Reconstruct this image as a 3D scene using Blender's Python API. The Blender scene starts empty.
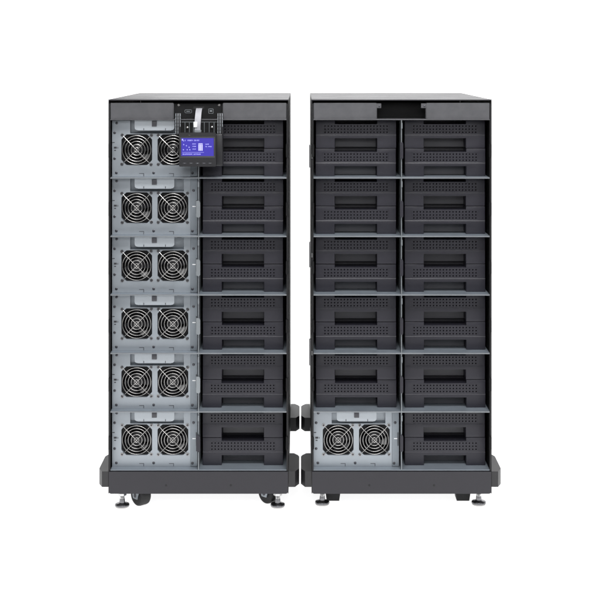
import bpy, bmesh, math, random
from mathutils import Vector, Matrix
random.seed(11)
R = math.radians
SC = bpy.context.scene
COL = SC.collection

# ------------------------------------------------------------------ camera
S = 2.66            # mm per photo pixel at the front plane of the cabinets
DIST = 3500.0       # mm from lens to the front plane
ZC = 1199.7         # lens height, mm
cam = bpy.data.cameras.new('camera'); co = bpy.data.objects.new('camera', cam); COL.objects.link(co)
co.location = (0, -DIST/1000, ZC/1000); co.rotation_euler = (R(90), 0, 0)
cam.sensor_width = 36; cam.lens = 36*DIST/(600*S)
cam.shift_x = -2/600; cam.shift_y = -241/600
cam.clip_start = 0.05; cam.clip_end = 100
SC.camera = co
# ------------------------------------------------------------------ light
w = bpy.data.worlds.new('World'); SC.world = w; w.use_nodes = True
bg = w.node_tree.nodes['Background']; bg.inputs[0].default_value = (0.97, 0.98, 1, 1); bg.inputs[1].default_value = 0.22

def area(name, loc, target, sx, sy, power, col=(1, 1, 1)):
    l = bpy.data.lights.new(name, 'AREA'); l.shape = 'RECTANGLE'; l.size = sx; l.size_y = sy; l.energy = power; l.color = col
    o = bpy.data.objects.new(name, l); COL.objects.link(o); o.location = loc
    o.rotation_euler = (Vector(target)-Vector(loc)).to_track_quat('-Z', 'Y').to_euler()
area('softbox', (0.3, -1.9, 3.2), (0, 0, 0.6), 1.8, 1.0, 108)
area('softbox', (0.0, -4.3, 2.3), (0, 0, 0.75), 2.8, 1.0, 48)
area('softbox', (-2.4, -2.6, 1.2), (0, 0, 0.5), 0.9, 1.8, 8)
area('softbox', (2.4, -2.6, 1.2), (0, 0, 0.5), 0.9, 1.8, 10)
area('softbox', (0.5, 2.4, 2.5), (0, 0.3, 1.1), 3.0, 0.8, 30)
SC.view_settings.view_transform = 'Standard'; SC.view_settings.look = 'None'
SC.view_settings.exposure = 0; SC.view_settings.gamma = 1
SC.cycles.max_bounces = 8

# ------------------------------------------------------------------ materials
def mat(name, col, rough=.5, metal=0.0, spec=.5, bump=0.0, bscale=900, var=0.0, vscale=14, emit=None, estr=0, stretch=None, rvar=0.0):
    m = bpy.data.materials.new(name); m.use_nodes = True
    nt = m.node_tree; n = nt.nodes; L = nt.links; p = n['Principled BSDF']
    p.inputs['Base Color'].default_value = (*col, 1); p.inputs['Roughness'].default_value = rough
    p.inputs['Metallic'].default_value = metal; p.inputs['Specular IOR Level'].default_value = spec
    tc = n.new('ShaderNodeTexCoord')
    src = tc.outputs['Object']
    if stretch:
        mp = n.new('ShaderNodeMapping'); mp.inputs['Scale'].default_value = stretch
        L.new(src, mp.inputs['Vector']); src = mp.outputs['Vector']
    if bump:
        nz = n.new('ShaderNodeTexNoise'); nz.inputs['Scale'].default_value = bscale; nz.inputs['Detail'].default_value = 3
        L.new(src, nz.inputs['Vector'])
        b = n.new('ShaderNodeBump'); b.inputs['Strength'].default_value = bump; b.inputs['Distance'].default_value = 0.0006
        L.new(nz.outputs['Fac'], b.inputs['Height']); L.new(b.outputs['Normal'], p.inputs['Normal'])
    if var or rvar:
        nz2 = n.new('ShaderNodeTexNoise'); nz2.inputs['Scale'].default_value = vscale; nz2.inputs['Detail'].default_value = 6
        nz2.inputs['Roughness'].default_value = .65
        L.new(src, nz2.inputs['Vector'])
        if var:
            mx = n.new('ShaderNodeMix'); mx.data_type = 'RGBA'
            mx.inputs[6].default_value = (*[c*(1-var) for c in col], 1); mx.inputs[7].default_value = (*[min(1, c*(1+var)) for c in col], 1)
            L.new(nz2.outputs['Fac'], mx.inputs[0]); L.new(mx.outputs[2], p.inputs['Base Color'])
        if rvar:
            mr = n.new('ShaderNodeMapRange'); mr.inputs['To Min'].default_value = rough-rvar; mr.inputs['To Max'].default_value = rough+rvar
            mr.inputs['From Min'].default_value = .25; mr.inputs['From Max'].default_value = .75
            L.new(nz2.outputs['Fac'], mr.inputs['Value']); L.new(mr.outputs['Result'], p.inputs['Roughness'])
    if emit:
        p.inputs['Emission Color'].default_value = (*emit, 1); p.inputs['Emission Strength'].default_value = estr
    return m
M = dict(
    paint=mat('black_powder_coat', (.014, .013, .018), .46, 0, .5, .35, 1400, .18, 9, rvar=.06),
    paint_side=mat('black_side_paint', (.007, .007, .008), .5, 0, .4, .3, 1400, .15, 9, rvar=.06),
    paint_dark=mat('black_inner_paint', (.004, .004, .0045), .6, 0, .25, .2, 1400),
    filler=mat('grey_filler_paint', (.088, .088, .095), .38, .25, .5, .45, 1100, .30, 30, rvar=.08),
    plastic=mat('charcoal_plastic', (.0175, .0167, .0238), .42, 0, .42, .35, 1500, .16, 12, rvar=.07),
    plastic_grip=mat('charcoal_grip_plastic', (.055, .055, .064), .40, 0, .5, .25, 1500),
    bump_plastic=mat('grey_bumper_plastic', (.016, .0155, .017), .5, 0, .5, .3, 1500, .1, 20),
    steel=mat('zinc_plated_sheet', (.312, .340, .370), .40, .5, .5, .12, 700, .13, 13, rvar=.10),
    steel_tab=mat('bright_zinc_tab', (.385, .415, .445), .45, .4, .5, .1, 700, .06, 22),
    shelf=mat('galvanised_shelf', (.25, .285, .325), .42, .35, .5, .15, 600, .16, 26, rvar=.06),
    divider=mat('galvanised_divider', (.25, .27, .285), .40, .6, .5, .15, 600, .12, 26),
    chrome=mat('chrome', (.55, .55, .55), .2, 1, .5),
    wire=mat('polished_wire', (.44, .43, .42), .26, 1, .5),
    screw=mat('dark_zinc_screw', (.085, .085, .095), .4, .9, .5),
    fan=mat('black_fan_plastic', (.005, .005, .006), .4, 0, .22),
    hub=mat('fan_hub_plastic', (.008, .008, .010), .35, 0, .4),
    rubber=mat('black_rubber', (.010, .010, .011), .6, 0, .4, .3, 900),
    bezel=mat('black_bezel_plastic', (.010, .010, .012), .42, 0, .5, .25, 1500),
    bezel_in=mat('dark_grey_bezel_plastic', (.030, .030, .035), .45, 0, .5, .25, 1500),
    cable=mat('grey_ribbon_cable', (.42, .42, .45), .5, 0, .4, .5, 300, .1, 40, stretch=(8, 8, .3)),
    white=mat('white_label', (.80, .80, .82), .5),
    print=mat('dark_print', (.03, .03, .035), .6),
    lcd=mat('blue_lcd', (.015, .012, .06), .25, 0, .5, emit=(.048, .038, .42), estr=1.0),
    lcd_mark=mat('pale_lcd_marks', (.3, .3, .5), .3, 0, .5, emit=(.16, .15, .60), estr=.85),
    studio=mat('grey_studio_floor', (.22, .22, .22), .6, 0, .4, .2, 60, .12, 3),
    bracket=mat('dull_zinc_bracket', (.215, .24, .265), .42, .4, .5, .15, 600, .14, 26),
    lip=mat('dull_shelf_lip', (.21, .225, .24), .42, .5, .5, .15, 600, .16, 26),
    lcd_bright=mat('white_lcd_marks', (.3, .3, .5), .3, 0, .5, emit=(.36, .34, .72), estr=.9),
    pad=mat('steel_dark_reflection', (.20, .20, .21), .28, 1, .5),  # chrome pad darkened, mirrored cabinet underside put into the colour
    handle=mat('grey_handle_plastic', (.060, .060, .062), .45, 0, .5, .3, 1500),
    floor=mat('glowing_white_sweep', (.82, .82, .82), .55, 0, .2, emit=(1, 1, 1), estr=.88),  # even glow added to the sweep, washes out shadows under the cabinets
)

# ------------------------------------------------------------------ mesh helpers (all coordinates in mm)
class MB:
    def __init__(self):
        self.bm = bmesh.new(); self.mi = 0
    def _faces(self, vs, fs):
        bv = [self.bm.verts.new(v) for v in vs]; out = []
        for f in fs:
            try:
                F = self.bm.faces.new([bv[i] for i in f]); F.material_index = self.mi; out.append(F)
            except ValueError: pass
        return bv, out
    def box(self, x0, x1, y0, y1, z0, z1, bev=0, seg=2):
        vs = [(x, y, z) for x in (x0, x1) for y in (y0, y1) for z in (z0, z1)]
        bv, F = self._faces(vs, [(0, 1, 3, 2), (4, 6, 7, 5), (0, 4, 5, 1), (2, 3, 7, 6), (0, 2, 6, 4), (1, 5, 7, 3)])
        if bev: self._bevel(bv, bev, seg)
        return self
    def _bevel(self, bv, bev, seg, test=None):
        es = set()
        for v in bv: es.update(v.link_edges)
        es = [e for e in es if len(e.link_faces) == 2 and (test is None or test(e))]
        r = bmesh.ops.bevel(self.bm, geom=es, offset=bev, segments=seg, profile=.5, affect='EDGES', clamp_overlap=True)
        for f in r['faces']: f.material_index = self.mi
    def prism_z(self, pts, z0, z1, bev=0, seg=2):      # pts in (x, y)
        return self._prism([(x, y, z0) for x, y in pts], [(x, y, z1) for x, y in pts], bev, seg)
    def prism_y(self, pts, y0, y1, bev=0, seg=2):      # pts in (x, z)
        return self._prism([(x, y0, z) for x, z in pts], [(x, y1, z) for x, z in pts], bev, seg)
    def prism_x(self, pts, x0, x1, bev=0, seg=2):      # pts in (y, z)
        return self._prism([(x0, y, z) for y, z in pts], [(x1, y, z) for y, z in pts], bev, seg)
    def _prism(self, a, b, bev, seg):
        n = len(a)
        bv, F = self._faces(a+b, [tuple(range(n)), tuple(range(2*n-1, n-1, -1))]+[(i, (i+1) % n, n+(i+1) % n, n+i) for i in range(n)])
        if bev: self._bevel(bv, bev, seg, lambda e: e.calc_face_angle(0) > .6)
        return self
    def lathe(self, prof, n=24, mtx=Matrix.Identity(4)):  # prof = (r, h) along local Z
        vs = []; fs = []
        for r, h in prof:
            for k in range(n):
                a = 2*math.pi*k/n; vs.append(mtx @ Vector((r*math.cos(a), r*math.sin(a), h)))
        for j in range(len(prof)-1):
            for k in range(n):
                fs.append((j*n+k, j*n+(k+1) % n, (j+1)*n+(k+1) % n, (j+1)*n+k))
        fs.append(tuple(range(n-1, -1, -1))); fs.append(tuple(range((len(prof)-1)*n, len(prof)*n)))
        self._faces(vs, fs); return self
    def tube(self, path, r, n=8, closed=False):
        P = [Vector(p) for p in path]; m = len(P); vs = []; fs = []
        for i, p in enumerate(P):
            if closed: t = (P[(i+1) % m]-P[i-1]).normalized()
            else: t = (P[min(i+1, m-1)]-P[max(i-1, 0)]).normalized()
            ref = Vector((0, 1, 0)) if abs(t.y) < .9 else Vector((1, 0, 0))
            u = t.cross(ref).normalized(); v = t.cross(u)
            for k in range(n):
                a = 2*math.pi*k/n; vs.append(p+u*(r*math.cos(a))+v*(r*math.sin(a)))
        for i in range(m if closed else m-1):
            j = (i+1) % m
            for k in range(n): fs.append((i*n+k, i*n+(k+1) % n, j*n+(k+1) % n, j*n+k))
        if not closed: fs += [tuple(range(n)), tuple(range((m-1)*n, m*n))]
        self._faces(vs, fs); return self
    def ring_cell(self, cx, cz, h, hole, y0, y1):       # square of half size h with a hole (points about the centre), walls y0..y1
        n = len(hole); vs = []
        for x, z in hole: vs.append((cx+x, y0, cz+z))
        for x, z in hole:
            k = h/max(abs(x), abs(z)); vs.append((cx+x*k, y0, cz+z*k))
        for x, z in hole: vs.append((cx+x, y1, cz+z))
        fs = []
        for i in range(n):
            j = (i+1) % n
            fs += [(i, j, n+j, n+i), (i, j, 2*n+j, 2*n+i)]
        self._faces(vs, fs); return self
    def quad_y(self, x0, x1, z0, z1, y):
        self._faces([(x0, y, z0), (x1, y, z0), (x1, y, z1), (x0, y, z1)], [(0, 1, 2, 3)]); return self
    def build(self, name, mats, parent=None, loc=(0, 0, 0), smooth=40):
        bm = self.bm
        bmesh.ops.recalc_face_normals(bm, faces=bm.faces)
        bmesh.ops.scale(bm, vec=(.001,)*3, verts=bm.verts)
        if smooth:
            for f in bm.faces: f.smooth = True
            for e in bm.edges:
                if len(e.link_faces) != 2 or e.calc_face_angle(0) > R(smooth): e.smooth = False
        me = bpy.data.meshes.new(name); bm.to_mesh(me); bm.free()
        for m in (mats if isinstance(mats, (list, tuple)) else [mats]): me.materials.append(m)
        o = bpy.data.objects.new(name, me); COL.objects.link(o); o.location = [c/1000 for c in loc]
        if parent: o.parent = parent
        return o

def empty(name, loc, label, cat, group=None):
    o = bpy.data.objects.new(name, None); COL.objects.link(o); o.location = [c/1000 for c in loc]; o.empty_display_size = .05
    o['label'] = label; o['category'] = cat
    if group: o['group'] = group
    return o
def copy_tree(o, parent=None):
    c = o.copy(); COL.objects.link(c)
    if parent: c.parent = parent
    for ch in o.children: copy_tree(ch, c)
    return c
def rounded(hw, hh, r, n=6, corners=(1, 1, 1, 1)):      # rounded rectangle outline, from lower left anticlockwise
    pts = []
    for (sx, sz, a0), on in zip(((-1, -1, 180), (1, -1, 270), (1, 1, 0), (-1, 1, 90)), corners):
        if not on: pts.append((sx*hw, sz*hh)); continue
        for k in range(n+1):
            a = R(a0+90*k/n); pts.append((sx*(hw-r)+r*math.cos(a), sz*(hh-r)+r*math.sin(a)))
    return pts

# ------------------------------------------------------------------ setting: seamless white sweep with added glow
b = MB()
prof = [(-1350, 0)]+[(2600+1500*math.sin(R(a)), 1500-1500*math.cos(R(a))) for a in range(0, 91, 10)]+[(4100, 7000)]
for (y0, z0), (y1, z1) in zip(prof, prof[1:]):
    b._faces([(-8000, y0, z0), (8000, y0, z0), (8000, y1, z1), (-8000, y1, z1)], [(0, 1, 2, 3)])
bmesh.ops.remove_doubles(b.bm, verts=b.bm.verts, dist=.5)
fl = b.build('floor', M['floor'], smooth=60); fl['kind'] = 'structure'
b = MB(); b._faces([(-9000, -9000, -6), (9000, -9000, -6), (9000, 9000, -6), (-9000, 9000, -6)], [(0, 1, 2, 3)])
sf = b.build('studio_floor', M['studio']); sf['kind'] = 'structure'

# ------------------------------------------------------------------ cabinets
SH = [1040.0-155.6*i for i in range(7)]                 # shelf tops: header floor, five shelves, bay floor
HW = 239.5; DEPTH = 690
BAY = 119.7

def foot(root, x, y):
    f = MB().lathe([(6, 5), (6, 42), (5.2, 43)], 20)
    fo = f.build('levelling_foot', M['chrome'], root, (x, y, 0))
    n = MB().lathe([(10.5, 31), (11.5, 32), (11.5, 38), (10.5, 39)], 6); n.build('lock_nut', M['chrome'], fo)
    d = MB().lathe([(17.5, 3.4), (19.0, 3.8), (19.4, 4.8), (19.4, 7.0), (18.6, 8.8), (16.5, 9.6), (10, 10.6), (7.6, 13), (7, 20), (6.4, 23)], 36)
    fp = d.build('foot_pad', M['pad'], fo)
    MB().lathe([(17.2, .3), (18.2, .9), (18.4, 3.4), (17.8, 3.9)], 36).build('pad_plate', M['wire'], fp)
    return fo

def caster(root, x, y, ang):
    mt = Matrix.Rotation(R(90), 4, 'Y')
    c = MB()
    c.lathe([(13, -15), (25.5, -15), (28.2, -12.5), (29, -8), (29, 8), (28.2, 12.5), (25.5, 15), (13, 15)], 40, Matrix.Translation((0, 0, 29)) @ mt)
    wo = c.build('caster', M['rubber'], root, (x, y, .3)); wo.rotation_euler.z = R(ang)
    h = MB()
    for s in (-1, 1):
        h.prism_x([(-9, 20), (9, 20), (12, 30), (18, 43), (-18, 43), (-12, 30)], s*18-1.2, s*18+1.2, .6, 1)
    h.box(-19, 19, -18, 18, 41, 43)
    h.build('caster_fork', M['steel'], wo)
    a = MB().lathe([(5, -20.5), (5.6, -20), (5.6, 20), (5, 20.5)], 12, Matrix.Translation((0, 0, 29)) @ mt); a.build('axle_bolt', M['screw'], wo)

def bumper(root, side, y0, name='side_bumper'):
    pts = [(0, 1), (17, 1), (28, 27), (28, 132), (24, 146), (13, 163), (0, 163)]
    pts = [(side*(HW+.4+o), y0+y) for o, y in pts]
    MB().prism_z(pts, 61, 102.4, 2.5, 3).build(name, M['bump_plastic'], root)

def make_cabinet(X, label, kind):
    c = empty('equipment_cabinet', (X, 0, 0), label, 'cabinet', 'open equipment cabinets standing side by side')
    MB().box(-HW, HW, -1.5, DEPTH, 1089, 1092, .8, 2).build('top_panel', M['paint'], c)
    for s in (-1, 1):
        b = MB(); a, d = sorted((s*HW, s*(HW-2)))
        b.box(a, d, 0, DEPTH-1, 44, 1088.7, .5, 1)
        a, d = sorted((s*(HW-2.2), s*(HW-5)))
        b.box(a, d, .6, 2.4, 104, 1081)
        sp = b.build('side_panel', M['paint_side'], c)
        for i in range(6):                               # catches on the front edge
            z = SH[i+1]+72
            a, d = sorted((s*(HW-6.6), s*(HW-.4)))
            MB().prism_y([(a, z-18), (d, z-16), (d, z+16), (a, z+18)], -3.5, -.4, .8, 2).build('latch_catch', M['paint_dark'], sp)
    MB().box(-HW+2.4, HW-2.4, DEPTH-8, DEPTH-6, 44, 1086).build('back_panel', M['paint_dark'], c)
    # base plinth
    b = MB()
    pts = rounded(HW-1.5, 29.4, 6, 5, (1, 1, 0, 0)); b.prism_y([(x, z+73) for x, z in pts], -1.5, DEPTH-12, 1.0, 2)
    base = b.build('base', M['paint'], c)
    for x in (-86, 86):
        MB().lathe([(3.0, 0), (3.0, .5), (1.8, .8)], 14, Matrix.Translation((x, -1.4, 66)) @ Matrix.Rotation(R(90), 4, 'X')).build('screw', M['rubber'], base)
    # shelves
    for i, z in enumerate(SH):
        b = MB()
        b.box(-HW+5.4, HW-5.4, 2, DEPTH-9, z-1.5, z)
        b.mi = 1
        b.box(-HW+5.2, HW-5.2, .3, 2.2, z-3.0, z+.25, .5, 2) if i < 6 else b.box(-HW+5.2, HW-5.2, 4, 6, z-3, z+.1)
        b.build('shelf', [M['filler'], M['filler']] if i == 0 else [M['shelf'], M['lip']], c)
    # centre divider with its latch clips
    b = MB().box(-1.1, 1.1, -.4, DEPTH-9, 106.6, 1037, .3, 1)
    dv = b.build('divider', M['divider'], c)
    for i in range(6):
        z = SH[i+1]+72; wdt = 5.6 if kind == 'left' else 4.2
        k = MB()
        k.prism_y([(-wdt, z-20), (1.5, z-23), (wdt-.5, z-19), (wdt-.5, z+17), (2.5, z+22), (-wdt, z+22)], -6.5, -1.2, .8, 2)
        MB().box(-1.5, 2.2, -4, -1, z+58, z+74, .6, 1).build('latch_hook', M['divider'], dv)
        k.build('latch_clip', M['plastic'] if (kind == 'right' or i in (5,)) else M['divider'], dv)
    # header filler plates
    for s in (-1, 1):
        x0, x1 = (-HW+5.6, -67) if s < 0 else (66, HW-5.6)
        b = MB().box(x0, x1, 1, 2.6, 1040.6, 1083, .6, 1)
        e = x1 if s < 0 else x0
        b.box(min(e, e-s*1.4), max(e, e-s*1.4), 2.7, 26, 1040.8, 1081)     # return fold at the opening
        b.box(x0+1, x1-1, -.2, .9, 1040.4, 1042.2)
        fp = b.build('filler_panel', M['filler'], c)
    MB().box(-HW+5, HW-5, 60, 61.5, 1040.4, 1082).build('header_back', M['paint_dark'], c)
    for s in (-1, 1):
        bumper(c, s, 0); bumper(c, s, 524)
    return c

left = make_cabinet(-275.5, 'black open cabinet with blue display and a full column of fan modules', 'left')
right = make_cabinet(265.0, 'black open cabinet filled with battery modules, single fan module at bottom left', 'right')
for x in (-206, 210.5): foot(left, x, 24); foot(left, x, 640)
caster(left, -158, 40, 42); caster(left, 186, 58, 46)
for x in (-210.5, 211): foot(right, x, 44); foot(right, x, 640)
for x in (-181, 172):
    MB().prism_y([(-17, 1), (17, 1), (22, 36), (24, 43), (-24, 43), (-22, 36)], 0, 44, 1.2, 2).build('support_foot', M['rubber'], right, (x, 70, 0))
# brackets inside the empty header opening, small handle on the outer side
for x in (-61, 59):
    b = MB().box(x-7, x+7, 3, 5, 1069, 1081.5, .5, 1).box(x-7, x+7, 5, 22, 1069, 1070.6)
    br = b.build('cable_bracket', M['filler'], right)
    MB().lathe([(2.6, 0), (2.6, 1.4), (1.5, 2)], 12, Matrix.Translation((x+2, 3.1, 1074)) @ Matrix.Rotation(R(90), 4, 'X')).build('screw', M['screw'], br)
for z0, z1 in ((910, 971), (644, 711), (383, 452)):
    zm = (z0+z1)/2
    MB().box(-HW-6.5, -HW-.3, 3, 24, z0, z1, 2.2, 3).box(-HW-1, -HW+3.4, -1.5, 2.8, zm-6, zm+6, .6, 1).build('side_handle', M['handle'], right)

# ------------------------------------------------------------------ battery module
def make_battery():
    r = empty('battery_module', (0, 0, 0), '', 'battery module', 'battery modules stacked in pairs in the bays')
    xs = [-108, -88, -57, 57, 88, 108]; zs = [0, 8, 26.5, 34.5, 38.4, 63, 64.6, 73.9]
    def dep(i, j):
        xm = (xs[i]+xs[i+1])/2; zm = (zs[j]+zs[j+1])/2
        if abs(xm) < 57 and zm < 26.5: return 44
        if abs(xm) < 57 and zm > 64.6: return 63
        if abs(xm) < 88 and 38.4 < zm < 63: return 14
        if zm > 34.5: return 1.0
        return 0
    b = MB(); BK = 66
    nx, nz = len(xs)-1, len(zs)-1
    V = {}
    def v(x, y, z):
        k = (x, y, z)
        if k not in V: V[k] = b.bm.verts.new(k)
        return V[k]
    def f(*p):
        try: b.bm.faces.new([v(*q) for q in p])
        except ValueError: pass
    D = [[dep(i, j) for j in range(nz)] for i in range(nx)]
    for i in range(nx):
        for j in range(nz):
            d = D[i][j]; x0, x1, z0, z1 = xs[i], xs[i+1], zs[j], zs[j+1]
            f((x0, d, z0), (x1, d, z0), (x1, d, z1), (x0, d, z1))
            e = D[i+1][j] if i+1 < nx else BK
            if e != d: f((x1, d, z0), (x1, e, z0), (x1, e, z1), (x1, d, z1))
            if i == 0: f((x0, d, z0), (x0, BK, z0), (x0, BK, z1), (x0, d, z1))
            e = D[i][j+1] if j+1 < nz else BK
            if e != d: f((x0, d, z1), (x1, d, z1), (x1, e, z1), (x0, e, z1))
            if j == 0: f((x0, d, z0), (x1, d, z0), (x1, BK, z0), (x0, BK, z0))
    bm = b.bm
    # grip panel leans back towards its lower edge; ledge is sloped; sides draft in
    for q in list(bm.verts):
        if abs(q.co.y-1.0) < .01 and abs(q.co.z-34.5) < .01: q.co.z = 36.0
    bmesh.ops.recalc_face_normals(bm, faces=bm.faces)
    sharp = [e for e in bm.edges if len(e.link_faces) == 2 and e.calc_face_angle(0) > .5
             and not any(abs(q.co.y-14) < .1 for q in e.verts) and not all(q.co.y > 60 for q in e.verts)]
    bmesh.ops.bevel(bm, geom=sharp, offset=1.7, segments=3, profile=.5, affect='EDGES', clamp_overlap=True)
    # vent plate with 60 real holes in the pocket
    p = 8.78; zr = [59.0, 50.7, 42.5]
    hole = [(1.85*math.cos(2*math.pi*k/16), 1.85*math.sin(2*math.pi*k/16)) for k in range(16)]
    hh = 4.15
    for i in range(20):
        cx = (i-9.5)*p
        for z in zr:
            b.ring_cell(cx, z, hh, hole, 1.15, 13)
        b.quad_y(cx+hh, cx+p-hh, zr[2]-hh, zr[0]+hh, 1.15)
    b.quad_y(-88.2, -9.5*p-hh, zr[2]-hh, zr[0]+hh, 1.15)
    b.build('front_cover', M['plastic'], r, smooth=35)
    MB().box(-106.5, 106.5, 66.4, 520, 0.4, 73.4, 1.5, 1).build('battery_case', M['plastic'], r)
    # grip plate at the back of the hand recess
    MB().box(-55.4, 55.4, 41.5, 42.5, .6, 25.4, .4, 1).build('handle', M['plastic_grip'], r)
    return r

# ------------------------------------------------------------------ fan power module
def make_power():
    r = empty('power_module', (0, 0, 0), '', 'power module', 'fan power modules of zinc plated sheet steel')
    W0, W1, H = -114.5, 115, 150
    FX, FZ, Q = 48.5, 71.5, 43.5
    # opening: square with cut, softened corners
    hole = []
    base = []
    c = 41.3; ch = 13.5
    octo = [(c, -c+ch), (c, c-ch), (c-ch, c), (-c+ch, c), (-c, c-ch), (-c, -c+ch), (-c+ch, -c), (c-ch, -c)]
    N = 64
    for k in range(N):
        a = 2*math.pi*k/N; dx, dz = math.cos(a), math.sin(a); best = 1e9
        for i in range(8):
            (ax, az), (bx, bz) = octo[i], octo[(i+1) % 8]
            ex, ez = bx-ax, bz-az; den = dx*ez-dz*ex
            if abs(den) < 1e-9: continue
            t = (ax*ez-az*ex)/den; u = (ax*dz-az*dx)/den
            if t > 0 and -1e-6 <= u <= 1+1e-6: best = min(best, t)
        best = min(best, 49.5); hole.append((dx*best, dz*best))
    b = MB()
    ztop = FZ+Q
    for s in (-1, 1): b.ring_cell(s*FX, FZ, Q, hole, 0, 9)
    b.quad_y(W0, -FX-Q, 0, ztop, 0); b.quad_y(-FX+Q, FX-Q, FZ-Q, ztop, 0); b.quad_y(FX+Q, 95.6, 0, ztop, 0)
    b.quad_y(-FX-Q, FX+Q, 0, FZ-Q, 0)
    b.quad_y(W0, -66, ztop, H, 0); b.quad_y(78, 95.6, ztop, H, 0)
    # recess behind the pull tab, added and deepened to put shade there
    b._faces([(-66, 0, ztop), (78, 0, ztop), (78, 16, ztop+4), (-66, 16, ztop+4), (-66, 0, H), (78, 0, H), (78, 16, H), (-66, 16, H)],
             [(0, 1, 2, 3), (3, 2, 6, 7), (0, 3, 7, 4), (1, 5, 6, 2)])
    # returns round the rim, then the tub
    b.box(W0, W0+1.2, .05, 60, .4, H); b.box(W0+1.2, 95, .05, 60, .1, 1.2)
    b.build('faceplate', M['steel'], r, smooth=30)
    MB().box(W0+1.5, 112, 62, 520, .6, H-1).build('housing', M['steel'], r)
    # side bracket (slightly proud, duller)
    b = MB().box(95.8, 114.6, -2.0, -.6, .6, H, .5, 1).box(113.2, 114.6, -.5, 60, .6, H)
    sb = b.build('side_bracket', M['bracket'], r)
    MB().box(101, 110, -2.9, -2.1, 74, 76.4, .3, 1).build('lever_tip', M['white'], sb)
    m = MB()
    m.box(110.6, 113.2, -2.6, -2.05, 56, 92)
    m.build('slot', M['print'], sb)
    # pull tab with latch
    b = MB()
    b.prism_y([(x+.5, z+138) for x, z in rounded(53, 13.2, 7, 6, (1, 1, 0, 0))], -13, -11.6, .5, 2)
    b.prism_x([(-13.8, 125.0), (-13.0, 123.9), (-9.5, 124.0), (-9.5, 125.0)], -44, 45)      # rolled lower lip
    b.box(-46, 47, -11.5, 6, 149.2, 150.6)
    tb = b.build('pull_tab', M['steel_tab'], r)
    MB().box(-6.2, 6.8, -15.5, -13.2, 134.5, 149, .8, 2).build('latch', M['plastic_grip'], tb)
    for x in (-28, 30): MB().box(x-.8, x+.8, -13.9, -13.05, 124.5, 130).build('notch', M['screw'], tb)
    # screws and pressed marks
    for x, z in ((-103, 9.5), (-3, 9.5), (101, 9.5), (-107.5, 117), (-107.5, 48), (104, 118), (-102, 143)):
        y = -2.2 if x > 96 else 0
        MB().lathe([(3.6, 0.05), (3.6, .8), (2.6, 1.5), (.8, 1.6)], 14, Matrix.Translation((x, y, z)) @ Matrix.Rotation(R(90), 4, 'X')).build('screw', M['screw'], r)
    for x in (-36, 44):
        MB().prism_y([(x-6, 7.2), (x+5.6, 7.2), (x+5.6, .5), (x+7, .5), (x+7, 8.5), (x-6, 8.5)], -.4, -.05).build('stamped_slot', M['print'], r)
    for x0, x1, z0, z1 in ((-109.8, -102, 74.6, 79.6), (-100, -98.4, 74.5, 79), (-109, -104, 68.6, 71.2), (-114, -107.6, 89.8, 92), (60, 72, 146.5, 147.6)):
        MB().box(x0, x1, -.35, -.05, z0, z1).build('printed_mark', M['print'], r)
    # fans
    for s in (-1, 1):
        b = MB()
        # square frame with round bore
        n = 48; rb = 39.2
        bore = [(rb*math.cos(2*math.pi*k/n), rb*math.sin(2*math.pi*k/n)) for k in range(n)]
        b.ring_cell(0, 0, 46, bore, 9.5, 34)
        b.quad_y(-44, 44, -44, 44, 34.5)
        fan = b.build('fan', M['fan'], r, (s*FX, 0, FZ), smooth=30)
        b = MB()
        b.lathe([(0.5, -12.5), (15.6, -12.5), (17, -13.5), (17, -28)], 32, Matrix.Rotation(R(90), 4, 'X') @ Matrix.Scale(1, 4))
        for k in range(7):
            a0 = 2*math.pi*k/7; vs = []; nn = 6
            for q in range(nn):
                rr = 16.5+(37.8-16.5)*q/(nn-1)
                sw = a0+.28*q/(nn-1); half = .33-.05*q/(nn-1)
                vs.append((rr*math.cos(sw-half), 15.0, rr*math.sin(sw-half)))
                vs.append((rr*math.cos(sw+half), 27.0, rr*math.sin(sw+half)))
            b._faces(vs, [(2*q, 2*q+1, 2*q+3, 2*q+2) for q in range(nn-1)])
        b.build('impeller', M['hub'], fan)
        g = MB()
        for rr in (6.2, 14.6, 22.8, 30.8, 38.2):
            g.tube([(rr*math.cos(2*math.pi*k/48), -2.6, rr*math.sin(2*math.pi*k/48)) for k in range(48)], .82, 8, True)
        for a in (45, 135):
            dx, dz = math.cos(R(a)), math.sin(R(a))
            g.tube([(dx*52, -.8, dz*52), (dx*46, -2.6, dz*46), (dx*42, -4.4, dz*42), (-dx*42, -4.4, -dz*42), (-dx*46, -2.6, -dz*46), (-dx*52, -.8, -dz*52)], .85, 8)
        for a in (45, 135, 225, 315):
            cx, cz = 55.4*math.cos(R(a)), 55.4*math.sin(R(a))
            g.tube([(cx+3.4*math.cos(2*math.pi*k/16), -1.1, cz+3.4*math.sin(2*math.pi*k/16)) for k in range(16)], .9, 6, True)
        g.build('fan_guard', M['wire'], fan)
        for a in (45, 135, 225, 315):
            cx, cz = 55.4*math.cos(R(a)), 55.4*math.sin(R(a))
            MB().lathe([(3.6, .05), (3.6, 1.2), (2.4, 2.6), (1.0, 2.7)], 12, Matrix.Translation((cx, 0, cz)) @ Matrix.Rotation(R(90), 4, 'X')).build('screw', M['screw'], fan)
    return r

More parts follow.
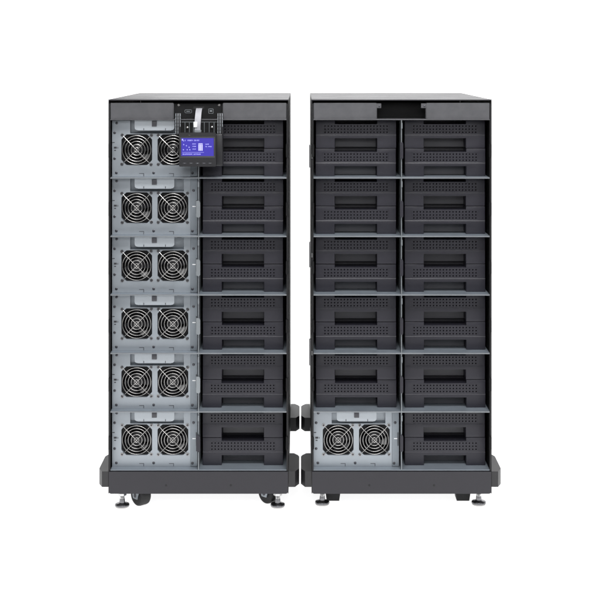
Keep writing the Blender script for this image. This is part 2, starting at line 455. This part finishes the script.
ROW = ['top', 'second', 'third', 'fourth', 'fifth', 'bottom']
bat = make_battery(); bat_used = False
pw = make_power(); pw_used = False
cabs = (('left', -275.5), ('right', 265.0))
for cn, X in cabs:
    for i in range(6):
        for s in (-1, 1):
            z = SH[i+1]+.35
            ispow = (s < 0 and (cn == 'left' or i == 5))
            if ispow:
                o = copy_tree(pw) if pw_used else pw; pw_used = True
                o.location = ((X-BAY+.3)/1000, .030, z/1000)
                if cn == 'right': t = 'zinc plated fan module at the bottom left of the battery filled cabinet'
                elif i == 0: t = 'zinc plated fan module, its right fan half hidden by the blue display'
                else: t = 'zinc plated twin fan module, %s from the top in the left column' % ROW[i] if i < 5 else 'zinc plated twin fan module, lowest in the left column under five others'
                o['label'] = t
                for ch in o.children:
                    if ch.name.split('.')[0] == 'fan':
                        for g in ch.children:
                            if g.name.split('.')[0] == 'impeller': g.rotation_euler.y = random.uniform(0, 1)
                            if g.name.split('.')[0] == 'fan_guard': g.rotation_euler.y = R(random.choice((0, 0, 90)) + random.uniform(-1, 1))
                continue
            for k in (0, 1):
                o = copy_tree(bat) if bat_used else bat; bat_used = True
                off = -3.0 if cn == 'left' else 0
                o.location = ((X+s*BAY+off+random.uniform(-.7, .7))/1000, .040+random.uniform(-.0012, .0012), (z+k*75.3)/1000)
                o.rotation_euler.z = R(random.uniform(-.15, .15))
                pos = 'upper' if k else 'lower'
                if cn == 'left': t = 'charcoal battery module, %s of the pair in the %s bay, beside the fan modules' % (pos, ROW[i])
                else: t = 'charcoal battery module, %s of pair in %s bay, %s column, right cabinet' % (pos, ROW[i], 'left' if s < 0 else 'right')
                o['label'] = t

# ------------------------------------------------------------------ control board behind the display (part of the left cabinet)
def wx(px): return (px-302)*S+5.3+275.5-5.3             # photo column at the front plane -> cabinet local x
b = MB().box(-65.5, 64.5, 12, 14, 1041, 1081, .5, 1)
cb = b.build('control_plate', M['paint_dark'], left)
for x in (-54, 55):
    MB().lathe([(4, 0), (4, 1), (2.6, 2.2)], 16, Matrix.Translation((x, 12, 1077)) @ Matrix.Rotation(R(90), 4, 'X')).build('screw', M['wire'], cb)
def outline(cx, cz, hw, hh, r, y):
    return [(cx+x, y, cz+z) for x, z in rounded(hw, hh, r, 4)]
MB().tube(outline(-28, 1060, 9, 4.2, 2.5, 11.2), .7, 6, True).box(-33, -23, 10.6, 11.9, 1059, 1061).build('serial_port', M['divider'], cb)
MB().tube(outline(32.5, 1060.5, 6, 6, 1.2, 11.2), .8, 6, True).box(29.5, 35.5, 10.4, 11.9, 1059, 1063).build('usb_port', M['divider'], cb)
MB().box(-14, 14, 10.8, 11.9, 1066, 1073).build('cable_slot', M['rubber'], cb)

# ------------------------------------------------------------------ display hanging on its hinge arms
DX = -274.4
dsp = empty('display_unit', (DX, -45, 917), 'black control display with blue lit screen, hanging in front of the fan module', 'display')
b = MB()
b.prism_y([(x, z+44.5) for x, z in rounded(48.5, 44.5, 3, 4)], 0, 20, 1.4, 3)
bz = b.build('bezel', M['bezel'], dsp)
b = MB()
# raised rim round the screen
for x0, x1, z0, z1 in ((-46, 46, 75.2, 78.2), (-46, 46, 22.5, 27.8), (-46, -42.8, 27.9, 75.1), (42.8, 46, 27.9, 75.1)):
    b.box(x0, x1, -1.3, -.1, z0, z1, .5, 2)
b.build('screen_rim', M['bezel_in'], bz)
b = MB(); b.box(-42.6, 42.6, -.9, -.1, 28.0, 75.0)
scr = b.build('screen', M['lcd'], dsp)
b = MB()
def pix(x0, x1, z0, z1): b.box(x0, x1, -1.12, -.95, z0, z1)
def textrow(x, z, n, h=3.4, wd=1.7, gap=.7, seed=0):
    h *= .82
    rr = random.Random(seed)
    for i in range(n):
        if rr.random() < .12: x += wd+gap; continue
        pix(x, x+.7, z, z+h)
        if rr.random() < .75: pix(x+.7, x+wd, z+h-.7, z+h)
        if rr.random() < .6: pix(x+.7, x+wd, z+h*.45, z+h*.45+.6)
        if rr.random() < .7: pix(x+.7, x+wd, z, z+.6)
        if rr.random() < .6: pix(x+wd-.6, x+wd, z+.7, z+h-.8)
        x += wd+gap
pix(-41, -37.5, 68.5, 73); pix(-37.2, -35.5, 66.5, 69)
textrow(-33, 67.3, 17, 4.0, seed=3)
for z, sd in ((59.5, 4), (53, 5), (46, 6)):
    textrow(-13, z-1, 4, 3, seed=sd)
for x, z in ((-36, 58), (-29, 55), (-22, 51), (-37, 44.5), (-27, 44.5), (-20, 44.5)):
    pix(x-1.6, x+1.6, z-.5, z+.5); pix(x-.5, x+.5, z-2, z-.6); pix(x-.5, x+.5, z+.6, z+2)
b.mi = 1; pix(2.5, 13.5, 59.2, 61.2)
for i in range(3): pix(2.5+i*4, 5.5+i*4, 42, 58.4)
b.mi = 0
textrow(21, 57.5, 4, 3.6, seed=8); textrow(21, 51.5, 7, 3, seed=9)
pix(-40, 17, 37.2, 37.9); textrow(-39, 31.5, 20, 3.4, seed=10)
b.build('screen_text', [M['lcd_mark'], M['lcd_bright']], scr)
for i, x in enumerate((-34, -17, 0, 17, 33)):
    kb = MB().prism_y([(x+px, 9+pz) for px, pz in rounded(5, 2.1, 2, 4)], -1.0, -.1, .4, 2); bt = kb.build('button', M['bezel_in'], bz)
    MB().box(x-1.6, x+1.6, -1.2, -1.02, 8.7, 9.4).build('button_mark', M['steel_tab'] if i == 2 else M['divider'], bt)
MB().box(-24, -19, -.5, -.1, 82.2, 83.2).build('status_light', M['wire'], bz)
MB().box(-44, 44, 20.4, 34, 4, 84, 2.5, 2).box(44.2, 66, 12, 34, 0, 86, 4, 3).build('rear_housing', M['bezel'], dsp)
for s, x0 in ((-1, -60), (1, 51)):
    a = MB().box(x0, x0+15, 16, 19, 84, 140, 1, 2)
    ha = a.build('hinge_arm', M['bezel'], dsp)
    e = MB()
    for q in (1.6, 7.4, 13.4):
        z = 139
        for k in range(6 if q < 10 else 4):
            e.box(x0+q-.6, x0+q+.6, 14.4, 15.9, z-7.6, z); z -= 9.0
    e.build('hinge_slots', M['steel_tab'], ha)
# guard rods across the gap above the display
g = MB()
g.tube([(-44, 24, 116), (-3, 24, 116)], .8, 6); g.tube([(8, 24, 116), (50, 24, 116)], .6, 6)
for x in (-35, -23.5, -13, 16, 29, 42): g.tube([(x, 24, 88), (x, 24, 115)], .75, 6)
g.build('guard_rods', M['divider'], dsp)
for x, z in ((-29, 101), (36, 102)):
    MB().lathe([(3.2, 0), (3.2, 3), (1.8, 4)], 6, Matrix.Translation((x, 30, z)) @ Matrix.Rotation(R(90), 4, 'X')).build('stud', M['wire'], dsp)
MB().box(-50, 56, 31, 32.5, 84.5, 121).build('back_plate', M['paint_dark'], dsp)

# ribbon cable from the control plate down to the display
cbl = empty('ribbon_cable', (-276, -20, 1020), 'flat grey ribbon cable running from the control plate down behind the display', 'cable')
path = [(2.4, 29, 48.5), (2.2, 22, 47.5), (1.9, 12, 43), (1.6, 4, 36), (.8, -1, 22), (0, -2, 8), (-.4, -1, 0), (-.6, 1.5, -14)]
b = MB(); vs = []; 
for x, y, z in path: vs += [(x-8, y, z), (x+8, y, z), (x+8, y+1, z), (x-8, y+1, z)]
fs = []
for i in range(len(path)-1):
    for k in range(4): fs.append((4*i+k, 4*i+(k+1) % 4, 4*i+4+(k+1) % 4, 4*i+4+k))
fs += [(0, 1, 2, 3), (4*len(path)-4, 4*len(path)-3, 4*len(path)-2, 4*len(path)-1)]
b._faces(vs, fs); b.build('ribbon', M['cable'], cbl)
MB().box(-10.5, -1, -4, -1.6, -1, 14, .5, 1).box(-7, -4.6, -4.3, -4.05, 4, 9).build('cable_label', M['white'], cbl)
MB().box(-9, 10, -5, 3, -14.2, -8, .8, 1).build('connector', M['divider'], cbl)
